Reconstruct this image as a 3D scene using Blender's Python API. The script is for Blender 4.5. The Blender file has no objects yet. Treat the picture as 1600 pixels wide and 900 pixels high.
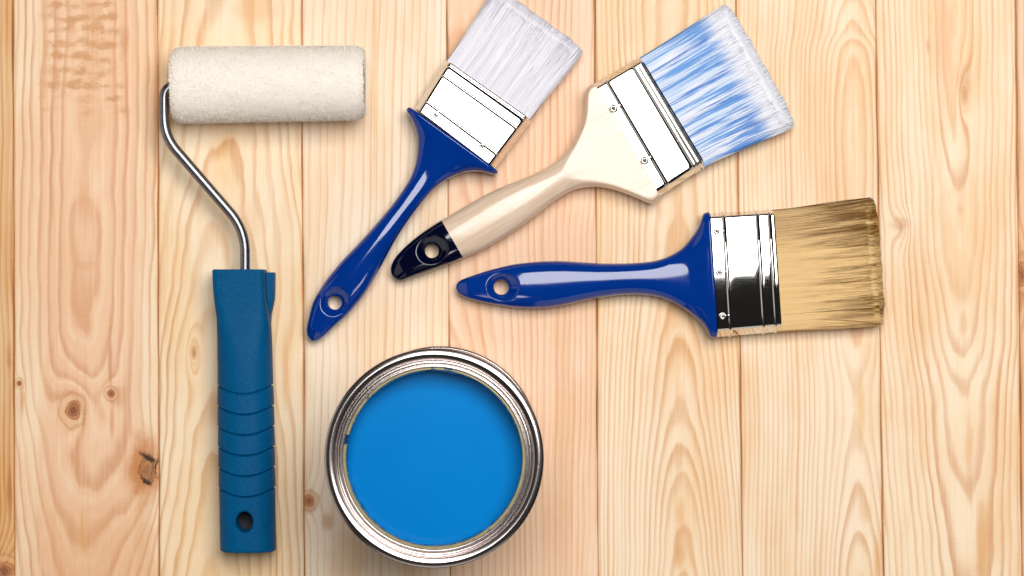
import bpy, bmesh, math, random
import numpy as np
from mathutils import Vector, Matrix

# ------------------------------------------------------------------ camera, world, lights, exposure
sc = bpy.context.scene
col = sc.collection
S = 0.00036          # metres of table per unit of the layout grid (1600 x 900 grid seen from above)
D = 1.70             # height of the lens above the table

cam_d = bpy.data.cameras.new("camera")
cam_d.sensor_width = 36.0
cam_d.lens = 36.0 * D / (1600 * S)
cam_d.clip_start = 0.05
cam_d.clip_end = 50
cam = bpy.data.objects.new("camera", cam_d)
cam.location = (0, 0, D)
col.objects.link(cam)
sc.camera = cam

w = bpy.data.worlds.new("World")
sc.world = w
w.use_nodes = True
w.node_tree.nodes["Background"].inputs[0].default_value = (1.0, 0.97, 0.94, 1)
w.node_tree.nodes["Background"].inputs[1].default_value = 0.016


def area_light(name, loc, size, power, aim, color=(1, 1, 1)):
    d = bpy.data.lights.new(name, 'AREA')
    d.shape = 'RECTANGLE'
    d.size, d.size_y = size
    d.energy = power
    d.color = color
    o = bpy.data.objects.new(name, d)
    o.location = loc
    v = Vector(aim) - Vector(loc)
    o.rotation_euler = v.to_track_quat('-Z', 'Y').to_euler()
    col.objects.link(o)
    return o


# one big studio softbox hung level beside the lens, to the upper right, and two large dim lights
# added out of view at the left and near side to fill the shadows
sb = area_light("softbox", (0.28, 0.52, 1.72), (1.20, 1.01), 36.5, (0.28, 0.52, 0), (1.0, 0.985, 0.965))
area_light("fill_light", (-2.3, -0.2, 0.75), (3.0, 2.0), 11.0, (0, 0, 0.1), (1.0, 0.95, 0.88))
area_light("fill_light", (0.1, -2.2, 0.75), (3.0, 2.0), 11.0, (0, 0, 0.1), (1.0, 0.95, 0.88))

sc.view_settings.view_transform = 'Standard'
sc.view_settings.look = 'None'
sc.view_settings.gamma = 1.0
sc.view_settings.exposure = 0.0
sc.view_settings.use_curve_mapping = False
sc.render.engine = 'CYCLES'
sc.cycles.max_bounces = 8
sc.cycles.use_denoising = True

rng = np.random.default_rng(7)
random.seed(7)


# ------------------------------------------------------------------ helpers
def W(u, v, z=0.0):
    """grid point (u right, v down) of something at height z -> place in the world"""
    k = S * (D - z) / D
    return np.array([(u - 800) * k, (450 - v) * k, z])


def srgb(r, g, b):
    f = lambda c: (c / 255 / 12.92) if c / 255 <= 0.04045 else ((c / 255 + 0.055) / 1.055) ** 2.4
    return (f(r), f(g), f(b), 1.0)


def pchip(x, y):
    x = np.asarray(x, float); y = np.asarray(y, float)
    h = np.diff(x); d = np.diff(y) / h
    m = np.zeros_like(y)
    for i in range(1, len(x) - 1):
        if d[i - 1] * d[i] > 0:
            w1 = 2 * h[i] + h[i - 1]; w2 = h[i] + 2 * h[i - 1]
            m[i] = (w1 + w2) / (w1 / d[i - 1] + w2 / d[i])
    m[0], m[-1] = d[0], d[-1]

    def f(q):
        q = np.clip(np.asarray(q, float), x[0], x[-1])
        i = np.clip(np.searchsorted(x, q, side='right') - 1, 0, len(x) - 2)
        t = (q - x[i]) / h[i]
        return ((2 * t**3 - 3 * t**2 + 1) * y[i] + (t**3 - 2 * t**2 + t) * h[i] * m[i]
                + (-2 * t**3 + 3 * t**2) * y[i + 1] + (t**3 - t**2) * h[i] * m[i + 1])
    return f


def smooth1(a, k):
    if k < 1:
        return a
    x = np.arange(-3 * k, 3 * k + 1)
    g = np.exp(-0.5 * (x / k) ** 2); g /= g.sum()
    p = np.concatenate([2 * a[0] - a[1:3 * k + 1][::-1], a, 2 * a[-1] - a[-3 * k - 1:-1][::-1]])
    return np.convolve(p, g, 'valid')


def smoothstep(a, b, x):
    t = np.clip((x - a) / (b - a), 0, 1)
    return t * t * (3 - 2 * t)


def mesh_obj(name, verts, faces, mat, parent=None, smooth=True, angle=None, mats=None):
    me = bpy.data.meshes.new(name)
    me.from_pydata([tuple(map(float, v)) for v in verts], [], [tuple(map(int, f)) for f in faces])
    me.validate()
    if smooth:
        me.polygons.foreach_set('use_smooth', [True] * len(me.polygons))
        if angle:
            me.set_sharp_from_angle(angle=math.radians(angle))
    me.materials.append(mat)
    me.update()
    o = bpy.data.objects.new(name, me)
    col.objects.link(o)
    if parent:
        o.parent = parent
    return o


def fast_mesh(name, verts, tris, mat, parent=None, attrs=None, smooth=True):
    """large triangle mesh from numpy arrays; attrs: name -> per-vertex float"""
    me = bpy.data.meshes.new(name)
    nv, nf = len(verts), len(tris)
    me.vertices.add(nv)
    me.vertices.foreach_set('co', np.ascontiguousarray(verts, np.float32).ravel())
    me.loops.add(nf * 3)
    me.loops.foreach_set('vertex_index', np.ascontiguousarray(tris, np.int32).ravel())
    me.polygons.add(nf)
    me.polygons.foreach_set('loop_start', np.arange(0, nf * 3, 3, dtype=np.int32))
    me.polygons.foreach_set('loop_total', np.full(nf, 3, np.int32))
    if smooth:
        me.polygons.foreach_set('use_smooth', np.ones(nf, bool))
    for k, a in (attrs or {}).items():
        at = me.attributes.new(k, 'FLOAT', 'POINT')
        at.data.foreach_set('value', np.ascontiguousarray(a, np.float32))
    me.materials.append(mat)
    me.update(calc_edges=True)
    me.validate()
    o = bpy.data.objects.new(name, me)
    col.objects.link(o)
    if parent:
        o.parent = parent
    return o


def loft(rings, caps=(True, True)):
    """closed tube through rings (each M x 3)"""
    R, M = len(rings), len(rings[0])
    v = np.concatenate(rings)
    f = []
    for i in range(R - 1):
        for j in range(M):
            k = (j + 1) % M
            f.append((i * M + j, i * M + k, (i + 1) * M + k, (i + 1) * M + j))
    v = list(v)
    if caps[0]:
        v.append(rings[0].mean(0)); c = len(v) - 1
        f += [(c, (j + 1) % M, j) for j in range(M)]
    if caps[1]:
        v.append(rings[-1].mean(0)); c = len(v) - 1; b = (R - 1) * M
        f += [(c, b + j, b + (j + 1) % M) for j in range(M)]
    return v, f


def lathe(profile, n=96, closed=False, z0=0.0):
    """profile: (r, z) list, turned about the z axis"""
    v, f = [], []
    P = len(profile)
    for k in range(n):
        a = 2 * math.pi * k / n
        for r, z in profile:
            v.append((r * math.cos(a), r * math.sin(a), z + z0))
    for k in range(n):
        q = (k + 1) % n
        for i in range(P if closed else P - 1):
            j = (i + 1) % P
            f.append((k * P + i, q * P + i, q * P + j, k * P + j))
    return v, f


def tube(path, radius, n=20):
    path = [np.asarray(p, float) for p in path]
    rings = []
    up = np.array([0, 0, 1.0])
    for i, p in enumerate(path):
        t = path[min(i + 1, len(path) - 1)] - path[max(i - 1, 0)]
        t /= np.linalg.norm(t)
        s = np.cross(t, up)
        if np.linalg.norm(s) < 1e-6:
            s = np.array([1.0, 0, 0])
        s /= np.linalg.norm(s)
        q = np.cross(s, t)
        rr = radius[i] if hasattr(radius, '__len__') else radius
        rings.append(np.array([p + rr * (math.cos(a) * s + math.sin(a) * q)
                               for a in np.linspace(0, 2 * math.pi, n, endpoint=False)]))
    return loft(rings)


def fillet(points, radii, n=10):
    """round the inner corners of a polyline"""
    out = [np.asarray(points[0], float)]
    for i in range(1, len(points) - 1):
        a, b, c = (np.asarray(points[k], float) for k in (i - 1, i, i + 1))
        r = radii[i - 1]
        p = b + (a - b) / np.linalg.norm(a - b) * r
        q = b + (c - b) / np.linalg.norm(c - b) * r
        for t in np.linspace(0, 1, n):
            out.append((1 - t) ** 2 * p + 2 * t * (1 - t) * b + t * t * q)
    out.append(np.asarray(points[-1], float))
    return out


def empty(name, loc, rz=0.0, label=None, cat=None, group=None, kind=None):
    o = bpy.data.objects.new(name, None)
    o.empty_display_size = 0.02
    o.location = loc
    o.rotation_euler = (0, 0, rz)
    if label: o['label'] = label
    if cat: o['category'] = cat
    if group: o['group'] = group
    if kind: o['kind'] = kind
    col.objects.link(o)
    return o


def cut(o, verts, faces):
    """subtract a closed cutter shape from o"""
    me = bpy.data.meshes.new('cutter')
    me.from_pydata([tuple(map(float, v)) for v in verts], [], faces)
    bm = bmesh.new(); bm.from_mesh(me)
    bmesh.ops.recalc_face_normals(bm, faces=bm.faces)
    for fc in bm.faces: fc.smooth = True
    bm.to_mesh(me); bm.free()
    me.materials.append(o.data.materials[0])
    c = bpy.data.objects.new('cutter', me)
    col.objects.link(c)
    c.matrix_world = Matrix.Identity(4)
    bm = bmesh.new(); bm.from_mesh(o.data)
    bmesh.ops.recalc_face_normals(bm, faces=bm.faces)
    bm.to_mesh(o.data); bm.free()
    par = o.parent
    o.parent = None
    m = o.modifiers.new('hole', 'BOOLEAN')
    m.operation = 'DIFFERENCE'; m.object = c; m.solver = 'EXACT'
    dg = bpy.context.evaluated_depsgraph_get()
    dg.update()
    new = bpy.data.meshes.new_from_object(o.evaluated_get(dg))
    o.modifiers.clear()
    old = o.data
    new.name = old.name
    o.data = new
    o.parent = par
    bpy.data.objects.remove(c)
    new.polygons.foreach_set('use_smooth', [True] * len(new.polygons))
    new.set_sharp_from_angle(angle=math.radians(60))
    return o


# ------------------------------------------------------------------ node helper: arithmetic that writes Math nodes
class N:
    tree = None

    def __init__(self, s): self.s = s

    @staticmethod
    def m(op, *a, clamp=False):
        n = N.tree.nodes.new('ShaderNodeMath'); n.operation = op; n.use_clamp = clamp
        for i, x in enumerate(a):
            if isinstance(x, N): N.tree.links.new(x.s, n.inputs[i])
            else: n.inputs[i].default_value = float(x)
        return N(n.outputs[0])

    def __add__(s, o): return N.m('ADD', s, o)
    __radd__ = __add__
    def __sub__(s, o): return N.m('SUBTRACT', s, o)
    def __rsub__(s, o): return N.m('SUBTRACT', o, s)
    def __mul__(s, o): return N.m('MULTIPLY', s, o)
    __rmul__ = __mul__
    def __truediv__(s, o): return N.m('DIVIDE', s, o)


def nsqrt(a): return N.m('SQRT', a)
def nabs(a): return N.m('ABSOLUTE', a)
def nfrac(a): return N.m('FRACT', a)
def nexp(a): return N.m('POWER', math.e, a)
def nsin(a): return N.m('SINE', a)
def nclamp(a): return N.m('ADD', a, 0.0, clamp=True)
def nmax(a, b): return N.m('MAXIMUM', a, b)
def nmin(a, b): return N.m('MINIMUM', a, b)


def nstep(a, b, x):
    n = N.tree.nodes.new('ShaderNodeMapRange'); n.interpolation_type = 'SMOOTHSTEP'
    N.tree.links.new(x.s, n.inputs['Value'])
    n.inputs['From Min'].default_value = a; n.inputs['From Max'].default_value = b
    return N(n.outputs['Result'])


def nnoise(x, y, z=0.0, detail=2.0, rough=0.5, scale=1.0):
    c = N.tree.nodes.new('ShaderNodeCombineXYZ')
    for i, q in enumerate((x, y, z)):
        if isinstance(q, N): N.tree.links.new(q.s, c.inputs[i])
        else: c.inputs[i].default_value = float(q)
    n = N.tree.nodes.new('ShaderNodeTexNoise')
    N.tree.links.new(c.outputs[0], n.inputs['Vector'])
    n.inputs['Scale'].default_value = scale
    n.inputs['Detail'].default_value = detail
    n.inputs['Roughness'].default_value = rough
    return N(n.outputs[0])


def nmix(f, a, b):
    n = N.tree.nodes.new('ShaderNodeMix'); n.data_type = 'RGBA'
    if isinstance(f, N): N.tree.links.new(f.s, n.inputs[0])
    else: n.inputs[0].default_value = f
    for i, q in ((6, a), (7, b)):
        if isinstance(q, N): N.tree.links.new(q.s, n.inputs[i])
        else: n.inputs[i].default_value = q
    return N(n.outputs[2])


def new_mat(name, **kw):
    m = bpy.data.materials.new(name); m.use_nodes = True
    N.tree = m.node_tree
    b = m.node_tree.nodes['Principled BSDF']
    for k, v in kw.items():
        k = k.replace('_', ' ')
        b.inputs[k].default_value = v
    return m, b


def objco():
    t = N.tree.nodes.new('ShaderNodeTexCoord')
    s = N.tree.nodes.new('ShaderNodeSeparateXYZ')
    N.tree.links.new(t.outputs['Object'], s.inputs[0])
    return N(s.outputs[0]), N(s.outputs[1]), N(s.outputs[2])


def attr(name):
    a = N.tree.nodes.new('ShaderNodeAttribute'); a.attribute_name = name
    return N(a.outputs['Fac'])


def link(n, sock): N.tree.links.new(n.s, sock)


def bump(height, strength, dist, b):
    n = N.tree.nodes.new('ShaderNodeBump')
    n.inputs['Strength'].default_value = strength
    n.inputs['Distance'].default_value = dist
    link(height, n.inputs['Height'])
    N.tree.links.new(n.outputs[0], b.inputs['Normal'])


# ------------------------------------------------------------------ the wooden tabletop, board by board
def ncurve(x, pts, ymax):
    n = N.tree.nodes.new('ShaderNodeFloatCurve')
    c = n.mapping.curves[0]
    while len(c.points) > 2:
        c.points.remove(c.points[1])
    q = [((v + 150) / 1200, y / ymax) for v, y in pts]
    c.points[0].location = q[0]; c.points[-1].location = q[-1]
    for p in q[1:-1]:
        c.points.new(*p)
    n.mapping.update()
    link(x, n.inputs['Value'])
    return N(n.outputs[0]) * ymax


def ellipse(u, v, ku, kv, ra, rb):
    return (u - ku) * (u - ku) * (1 / ra ** 2) + (v - kv) * (v - kv) * (1 / rb ** 2)


def wood_material(name, cu, cv, p):
    """growth rings cut lengthwise. cu, cv: centre of the board on the layout grid"""
    m, b = new_mat(name, Roughness=0.5)
    x, y, z = objco()
    u = x / S + cu
    v = (y / S) * -1 + cv
    sd = p['seed']
    wob = nnoise(u * 0.004, v * 0.0020, sd, 2.0, 0.5) - 0.5
    wob2 = nnoise(u * 0.012, v * 0.005, sd + 7.3, 2.0, 0.5) - 0.5
    wob3 = nnoise(u * 0.05, v * 0.012, sd + 4.3, 2.0, 0.5) - 0.5
    du = u - p['cx'] - (v - 450) * p.get('lean', 0.0) - wob * p.get('bend', 30.0)
    dep = ncurve((v + 150) / 1200, p['dep'], 260.0) + (nnoise(0.0, v * 0.008, sd + 3.1, 2.0) - 0.5) * p.get('dl', 8.0)
    r = nsqrt(du * du + dep * dep) + wob2 * p.get('warp', 8.0) + wob3 * p.get('warp2', 2.5)
    for (ku, kv, ra, rb, dep_, push) in p.get('knots', ()):
        r = r + nexp(ellipse(u, v, ku, kv, ra * 2.2, rb * 3.0) * -1) * push
    per = p['per'] * 1.0
    q = r / per + (nnoise(r / (per * 3.1), 0.0, sd + 1.7, 1.0) - 0.5) * 1.5
    ring = nfrac(q)
    late = nstep(p.get('lo', 0.30), 0.82, ring) * (1 - nstep(0.86, 1.0, ring))
    pale = nstep(0.0, 0.10, ring) * (1 - nstep(0.12, 0.34, ring))   # the whitest wood follows each dark line
    lum = nnoise(q * 0.9, v * 0.0016, sd + 11.0, 1.0)              # some rings stronger than others
    late = late * nclamp(lum * 1.9 - 0.28) * (0.55 + 0.9 * nnoise(u * 0.02, v * 0.004, sd + 61.0, 2.0))
    fib = nnoise(u * 0.55, v * 0.012, sd + 2.2, 3.0, 0.6) - 0.5      # fine fibre
    fib2 = nnoise(u * 0.14, v * 0.004, sd + 5.2, 2.0, 0.5) - 0.5
    ray = nnoise(u * 0.03, v * 0.40, sd + 8.8, 2.0, 0.5) - 0.5      # faint saw marks across
    broad = nnoise(u * 0.011, v * 0.0032, sd + 9.0, 3.0, 0.55)
    base = nmix(nstep(0.36, 0.66, broad), p['light'], p['tint'])
    base = nmix(nstep(0.56, 0.78, nnoise(u * 0.016, v * 0.0030, sd + 71.0, 3.0, 0.6)) * 0.35, base, srgb(234, 184, 132))
    if 'heart' in p:
        hw, hs = p['heart']
        hm = 1 - nstep(hw * 0.86, hw * 1.06, nabs(u - p['hx'] + wob * 30 + fib2 * 14))
        base = nmix(hm * hs, base, p['hc'])
    f = nclamp(late * (p['con'] * 0.70) + fib * 0.36 + fib2 * 0.34 + ray * 0.14 + nclamp((nnoise(u * 0.8, v * 0.007, sd + 51.0, 2.0, 0.6) - 0.58) * 2.2) * 0.35)
    c = nmix(f, base, p['dark'])
    c = nmix(nclamp(pale * 0.45 + (nnoise(u * 0.30, v * 0.004, sd + 21.0, 2.0, 0.55) - 0.56) * 1.6), c, p['light'])
    for (ku, kv, ra, rb, cc, st) in p.get('stains_and_shade', ()):
        wn = (nnoise(u * 0.035, v * 0.02, sd + ku + 1, 3.0, 0.6) - 0.5) * 1.2
        e = nsqrt(ellipse(u, v, ku, kv, ra, rb)) + wn
        c = nmix((1 - nstep(0.25, 1.25, e)) * st, c, cc)
    for (ku, kv, ra, rb, dk, push) in p.get('knots', ()):
        wn = (nnoise(u * 0.07, v * 0.06, sd + ku, 3.0, 0.6) - 0.5) * 0.95
        e = nsqrt(ellipse(u, v, ku, kv, ra, rb)) + wn
        halo = 1 - nstep(0.8, 2.4, e)
        c = nmix(halo * 0.40 * min(1.0, dk + 0.2), c, srgb(222, 160, 104))
        lt = nstep(0.95, 1.15, e) * (1 - nstep(1.25, 1.6, e))
        c = nmix(lt * 0.22 * dk, c, srgb(240, 204, 160))
        rim = nstep(1.35, 1.6, e) * (1 - nstep(1.65, 1.9, e))
        c = nmix(rim * 0.35 * dk, c, srgb(178, 112, 60))
        kr = nfrac(e * 3.2 + wn)
        core = 1 - nstep(0.80, 1.08, e)
        kc = nmix(nstep(0.2, 0.9, kr), srgb(206, 140, 92), srgb(166, 98, 56))
        c = nmix(core * dk, c, kc)
        c = nmix((1 - nstep(0.10, 0.75, e)) * dk * 0.75, c, srgb(112, 60, 32))
    if 'scuff' in p:                                               # rough torn patch of the planed face
        (ku, kv, ra, rb) = p['scuff']
        e = nmax(nabs(u - ku) / ra, nabs(v - kv) / rb) + (nnoise(u * 0.03, v * 0.03, sd + 4, 2.0) - 0.5) * 0.9
        msk = 1 - nstep(0.7, 1.1, e)
        t = nnoise(u * 0.040, v * 0.060, sd + 14, 3.0, 0.6)
        bar = nsin(v * 0.30 + (nnoise(u * 0.02, v * 0.012, sd + 15) - 0.5) * 7.0) * 0.07
        c = nmix(msk * nstep(0.40, 0.68, t + bar) * 0.8, c, srgb(208, 150, 98))
        c = nmix(msk * nstep(0.70, 0.76, nnoise(u * 0.14, v * 0.18, sd + 17, 2.0)) * 0.45, c, srgb(150, 102, 64))
    for (ku, kv, ra, rb, st) in p.get('cracks', ()):               # torn black bark pocket round a fallen knot
        uu = u + (nnoise(u * 0.05, v * 0.045, sd + 37, 3.0, 0.6) - 0.5) * 24.0
        vw = v + (nnoise(u * 0.05, v * 0.05, sd + 36, 3.0, 0.6) - 0.5) * 18.0
        e = nsqrt(ellipse(uu, vw, ku, kv, ra, rb))
        inn = 1 - nstep(0.7, 1.05, e)
        swirl = nnoise(e * 1.6 + u * 0.02, v * 0.03, sd + 40, 3.0)
        c = nmix(inn * 0.8, c, nmix(nstep(0.32, 0.66, swirl), srgb(104, 62, 30), srgb(196, 138, 86)))
        for (mu, mv, ma, mb, sl) in ((ku - 1, kv - rb * 0.62, ra * 0.95, 6.5, 0.45), (ku - 4, kv + rb * 0.62, ra * 0.75, 6.0, 0.75), (ku + ra * 0.92, kv - rb * 0.1, 2.4, rb * 0.75, 0.0)):
            vs_ = vw - (uu - mu) * sl
            c = nmix((1 - nstep(0.35, 1.15, nsqrt(ellipse(uu, vs_, mu, mv, ma, mb)))) * st * 0.92, c, srgb(34, 17, 8))
    link(c, b.inputs['Base Color'])
    link(0.52 + fib * 0.25 - late * 0.06, b.inputs['Roughness'])
    b.inputs['Specular IOR Level'].default_value = 0.32
    bump(late * 0.5 + fib * 0.8 + ray * 0.5, 0.25, 0.0004, b)
    return m


L0 = srgb(244, 224, 198); L1 = srgb(240, 212, 178); PK = srgb(240, 205, 176)
edges = [(-205, -203), (20, 22.5), (246, 248.5), (471, 476), (698, 704), (929, 935), (1150, 1160.5), (1368.5, 1380.5), (1587, 1597.5), (1812, 1825)]
OG = srgb(226, 166, 96)
boards = [
    dict(seed=1.1, cx=-330, dep=[(-150, 60), (1050, 60)], per=9, light=srgb(238, 197, 147), tint=srgb(226, 168, 103), dark=srgb(174, 97, 35), con=0.9, bend=40,
         knots=[(6, 892, 18, 16, 0.9, 24)], stains_and_shade=[(14, 560, 5, 30, srgb(190, 110, 50), 0.6), (14, 770, 4, 40, srgb(176, 96, 40), 0.6)]),
    dict(seed=2.7, cx=136, lean=-0.01, dep=[(-150, 66), (150, 64), (540, 66), (640, 80), (745, 94), (1050, 132)], per=10.8, light=srgb(253, 225, 191), tint=srgb(246, 204, 163), dark=srgb(196, 121, 61), con=0.85, bend=22, dl=8,
         warp=12, warp2=4, heart=(82, 0.7), hx=138, hc=srgb(243, 194, 155), lo=0.42,
         knots=[(114, 641, 13, 17, 1.0, 22), (173, 615, 7, 7, 1.0, 12), (30, 599, 4.5, 5.5, 1.0, 8), (229, 735, 18, 40, 0.0, -22)],
         stains_and_shade=[(140, 880, 120, 130, srgb(226, 160, 100), 0.35), (172, 560, 4, 60, srgb(198, 124, 66), 0.6), (175, 660, 5, 30, srgb(206, 132, 74), 0.5), (34, 628, 4, 34, srgb(205, 128, 66), 0.6), (195, 65, 9, 26, srgb(206, 140, 88), 0.5),
                 (128, 820, 3, 50, srgb(230, 164, 76), 0.55), (226, 735, 32, 66, srgb(200, 122, 56), 0.9), (135, 320, 7, 60, srgb(230, 170, 125), 0.4), (134, 415, 22, 9, srgb(222, 164, 120), 0.35), (225, 850, 18, 70, srgb(222, 156, 96), 0.35)],
         scuff=(128, 66, 64, 108), cracks=[(231, 732, 14.5, 29, 1.0)]),
    dict(seed=3.9, cx=345, lean=-0.03, dep=[(-150, 150), (300, 120), (620, 92), (800, 76), (1050, 60)], per=10.5, light=srgb(253, 231, 199), tint=srgb(248, 211, 163), dark=srgb(208, 139, 67), con=0.95, bend=34, dl=8, warp=16, warp2=5, lo=0.40,
         knots=[(303, 552, 4, 12, 0.35, -20), (440, 585, 10, 30, 0.0, 16)],
         stains_and_shade=[(300, 830, 60, 170, srgb(240, 190, 120), 0.30), (402, 15, 40, 26, srgb(236, 184, 136), 0.45), (392, 345, 26, 40, srgb(240, 194, 150), 0.4), (360, 900, 60, 70, srgb(238, 200, 140), 0.35), (303, 551, 7, 14, srgb(212, 152, 90), 0.5)]),
    dict(seed=4.2, cx=330, lean=-0.02, dep=[(-150, 60), (1050, 70)], per=12, light=srgb(253, 234, 209), tint=srgb(247, 216, 180), dark=srgb(214, 157, 99), con=0.7, bend=20, lo=0.55,
         knots=[(483, 782, 9, 10, 0.8, 14)],
         stains_and_shade=[(484, 786, 15, 20, srgb(190, 118, 50), 0.65), (513, 815, 10, 16, srgb(200, 130, 52), 0.5), (585, 120, 4, 200, srgb(228, 180, 126), 0.5), (601, 300, 3, 200, srgb(226, 182, 136), 0.4), (540, 870, 34, 80, srgb(216, 164, 104), 0.4), (650, 860, 40, 80, srgb(226, 178, 120), 0.35)]),  # low patches by the can: heartwood stain plus its shadow painted in
    dict(seed=5.6, cx=690, lean=-0.06, dep=[(-150, 150), (300, 130), (1050, 60)], per=8.4, light=srgb(252, 222, 194), tint=srgb(246, 201, 161), dark=srgb(208, 139, 85), con=0.72, bend=34, warp=9, lo=0.42,
         heart=(95, 0.45), hx=800, hc=srgb(241, 195, 157), stains_and_shade=[(880, 700, 16, 200, srgb(228, 176, 124), 0.35)]),
    dict(seed=6.3, cx=1060, lean=0.02, dep=[(-150, 84), (100, 80), (430, 74), (600, 60), (760, 45), (880, 33), (1050, 20)], per=6.6, light=srgb(253, 230, 199), tint=srgb(248, 210, 165), dark=srgb(212, 145, 73), con=0.9, bend=14, dl=8, warp=5, warp2=2,
         stains_and_shade=[(1062, 865, 9, 22, OG, 0.6), (1064, 800, 8, 26, OG, 0.45), (1060, 720, 7, 24, OG, 0.4), (1058, 600, 7, 40, srgb(236, 186, 122), 0.4), (1010, 60, 30, 60, srgb(240, 196, 140), 0.3)]),
    dict(seed=7.8, cx=1338, lean=0.012, dep=[(-150, 60), (40, 44), (90, 30), (330, 26), (520, 38), (655, 46), (800, 34), (920, 20), (1050, 16)], per=7.4, light=srgb(253, 231, 201), tint=srgb(248, 210, 166), dark=srgb(212, 145, 77), con=0.78, bend=10, dl=5, warp=5, warp2=2,
         stains_and_shade=[(1346, 640, 7, 46, srgb(232, 186, 100), 0.5), (1372, 880, 10, 40, srgb(222, 158, 84), 0.5), (1352, 800, 12, 20, srgb(232, 176, 112), 0.4)]),
    dict(seed=8.4, cx=1502, lean=0.03, dep=[(-150, 30), (100, 26), (300, 38), (520, 54), (640, 66), (780, 74), (1050, 84)], per=8.4, light=srgb(253, 230, 198), tint=srgb(247, 206, 159), dark=srgb(206, 135, 69), con=0.85, bend=22, dl=8, warp=9, warp2=3.5, lo=0.38,
         knots=[(1507, 150, 5, 16, 0.22, 14), (1408, 355, 7, 9, 0.12, 16)],
         stains_and_shade=[(1476, 60, 20, 110, srgb(236, 184, 144), 0.5), (1508, 125, 12, 30, srgb(208, 150, 102), 0.45), (1450, 72, 4, 14, srgb(206, 146, 100), 0.5), (1534, 850, 10, 90, srgb(222, 156, 80), 0.6), (1514, 700, 7, 60, srgb(228, 172, 112), 0.45), (1405, 350, 18, 12, srgb(206, 150, 102), 0.4), (1505, 505, 7, 26, srgb(230, 170, 108), 0.5)]),
    dict(seed=9.9, cx=1700, dep=[(-150, 60), (1050, 60)], per=9, light=srgb(244, 205, 169), tint=srgb(238, 184, 135), dark=srgb(192, 115, 57), con=0.8,
         knots=[(1597, 428, 7, 20, 0.9, 20)], stains_and_shade=[(1596, 440, 9, 60, srgb(190, 110, 40), 0.6)]),
]
tabletop = empty('tabletop', (0, 0, 0), kind='structure')
tabletop['label'] = 'table surface of pale knotty pine boards laid side by side'
V0, V1 = -150, 1050
for i, p in enumerate(boards):
    (a0, a1), (b0, b1) = edges[i], edges[i + 1]
    cu, cv = (a0 + a1 + b0 + b1) / 4, 450.0
    g, ch = 0.95, 3.4                                               # half gap and chamfer, in grid units
    nst = 40
    rings = []
    ph = rng.uniform(0, 6, 4)
    for k in range(nst + 1):
        v = V0 + (V1 - V0) * k / nst
        t = v / 900.0
        e0 = a0 + (a1 - a0) * t + g + 0.45 * math.sin(v * 0.012 + ph[0]) + 0.3 * math.sin(v * 0.041 + ph[1])
        e1 = b0 + (b1 - b0) * t - g + 0.45 * math.sin(v * 0.011 + ph[2]) + 0.3 * math.sin(v * 0.037 + ph[3])
        y = (cv - v) * S
        zz = -0.0009
        prof = [(e0, -0.018), (e1, -0.018), (e1, zz), (e1 - ch * 0.35, zz * 0.35), (e1 - ch, 0.0), ((e0 + e1) / 2, 0.0), (e0 + ch, 0.0), (e0 + ch * 0.35, zz * 0.35), (e0, zz)]
        rings.append(np.array([((q - cu) * S, y, h) for q, h in prof]))
    vv, ff = loft(rings)
    m = wood_material('pine_board_%d' % i, cu, cv, p)
    o = mesh_obj('plank', vv, ff, m, tabletop, smooth=False)
    o.location = ((cu - 800) * S, 0.0, 0.0)
    bm = bmesh.new(); bm.from_mesh(o.data); bmesh.ops.recalc_face_normals(bm, faces=bm.faces); bm.to_mesh(o.data); bm.free()
mb, b = new_mat('dark_backing', Roughness=0.8); b.inputs['Base Color'].default_value = srgb(150, 96, 52)
x, y, z = objco(); link(nmix(nnoise(x * 400, y * 30, 0), srgb(150, 90, 44), srgb(212, 146, 82)), b.inputs['Base Color'])
hx, hy = 0.40, 0.235
bv = [(sx * hx, sy * hy, zz) for zz in (-0.030, -0.003) for sx, sy in ((-1, -1), (1, -1), (1, 1), (-1, 1))]
# thin strip lying in each joint (tongue of the tongue-and-groove boards)
for (a0, a1) in edges[1:-1]:
    vv = []
    for zz in (-0.012, -0.0015):
        for (v, du) in ((V0, -4), (V0, 4), (V1, 4), (V1, -4)):
            t = v / 900.0
            vv.append(((a0 + (a1 - a0) * t + du * 0.22 - 800) * S, (450 - v) * S, zz))
    ff = [(0, 1, 2, 3), (4, 7, 6, 5), (0, 4, 5, 1), (1, 5, 6, 2), (2, 6, 7, 3), (3, 7, 4, 0)]
    mesh_obj('tongue', vv, ff, mb, tabletop, smooth=False)


# ------------------------------------------------------------------ materials of the tools
def gloss_paint(name, c, c2, coat=0.0, rough=0.12):
    m, b = new_mat(name, Roughness=rough)
    x, y, z = objco()
    n = nnoise(x * 60, y * 60, z * 60, 3.0)
    link(nmix(n, c, c2), b.inputs['Base Color'])
    link(rough + (nnoise(x * 300, y * 300, z * 300, 2.0) - 0.5) * 0.06, b.inputs['Roughness'])
    bump(nnoise(x * 70, y * 70, z * 70, 1.0), 0.025, 0.0006, b)
    b.inputs['Specular IOR Level'].default_value = 0.5
    b.inputs['Coat Weight'].default_value = coat
    b.inputs['Coat Roughness'].default_value = 0.05
    return m


M_blue = gloss_paint('blue_lacquer', srgb(0, 48, 134), srgb(1, 53, 142), coat=0.35, rough=0.07)
M_navy = gloss_paint('navy_dip', srgb(2, 5, 28), srgb(4, 8, 40), coat=0.3, rough=0.08)

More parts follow.
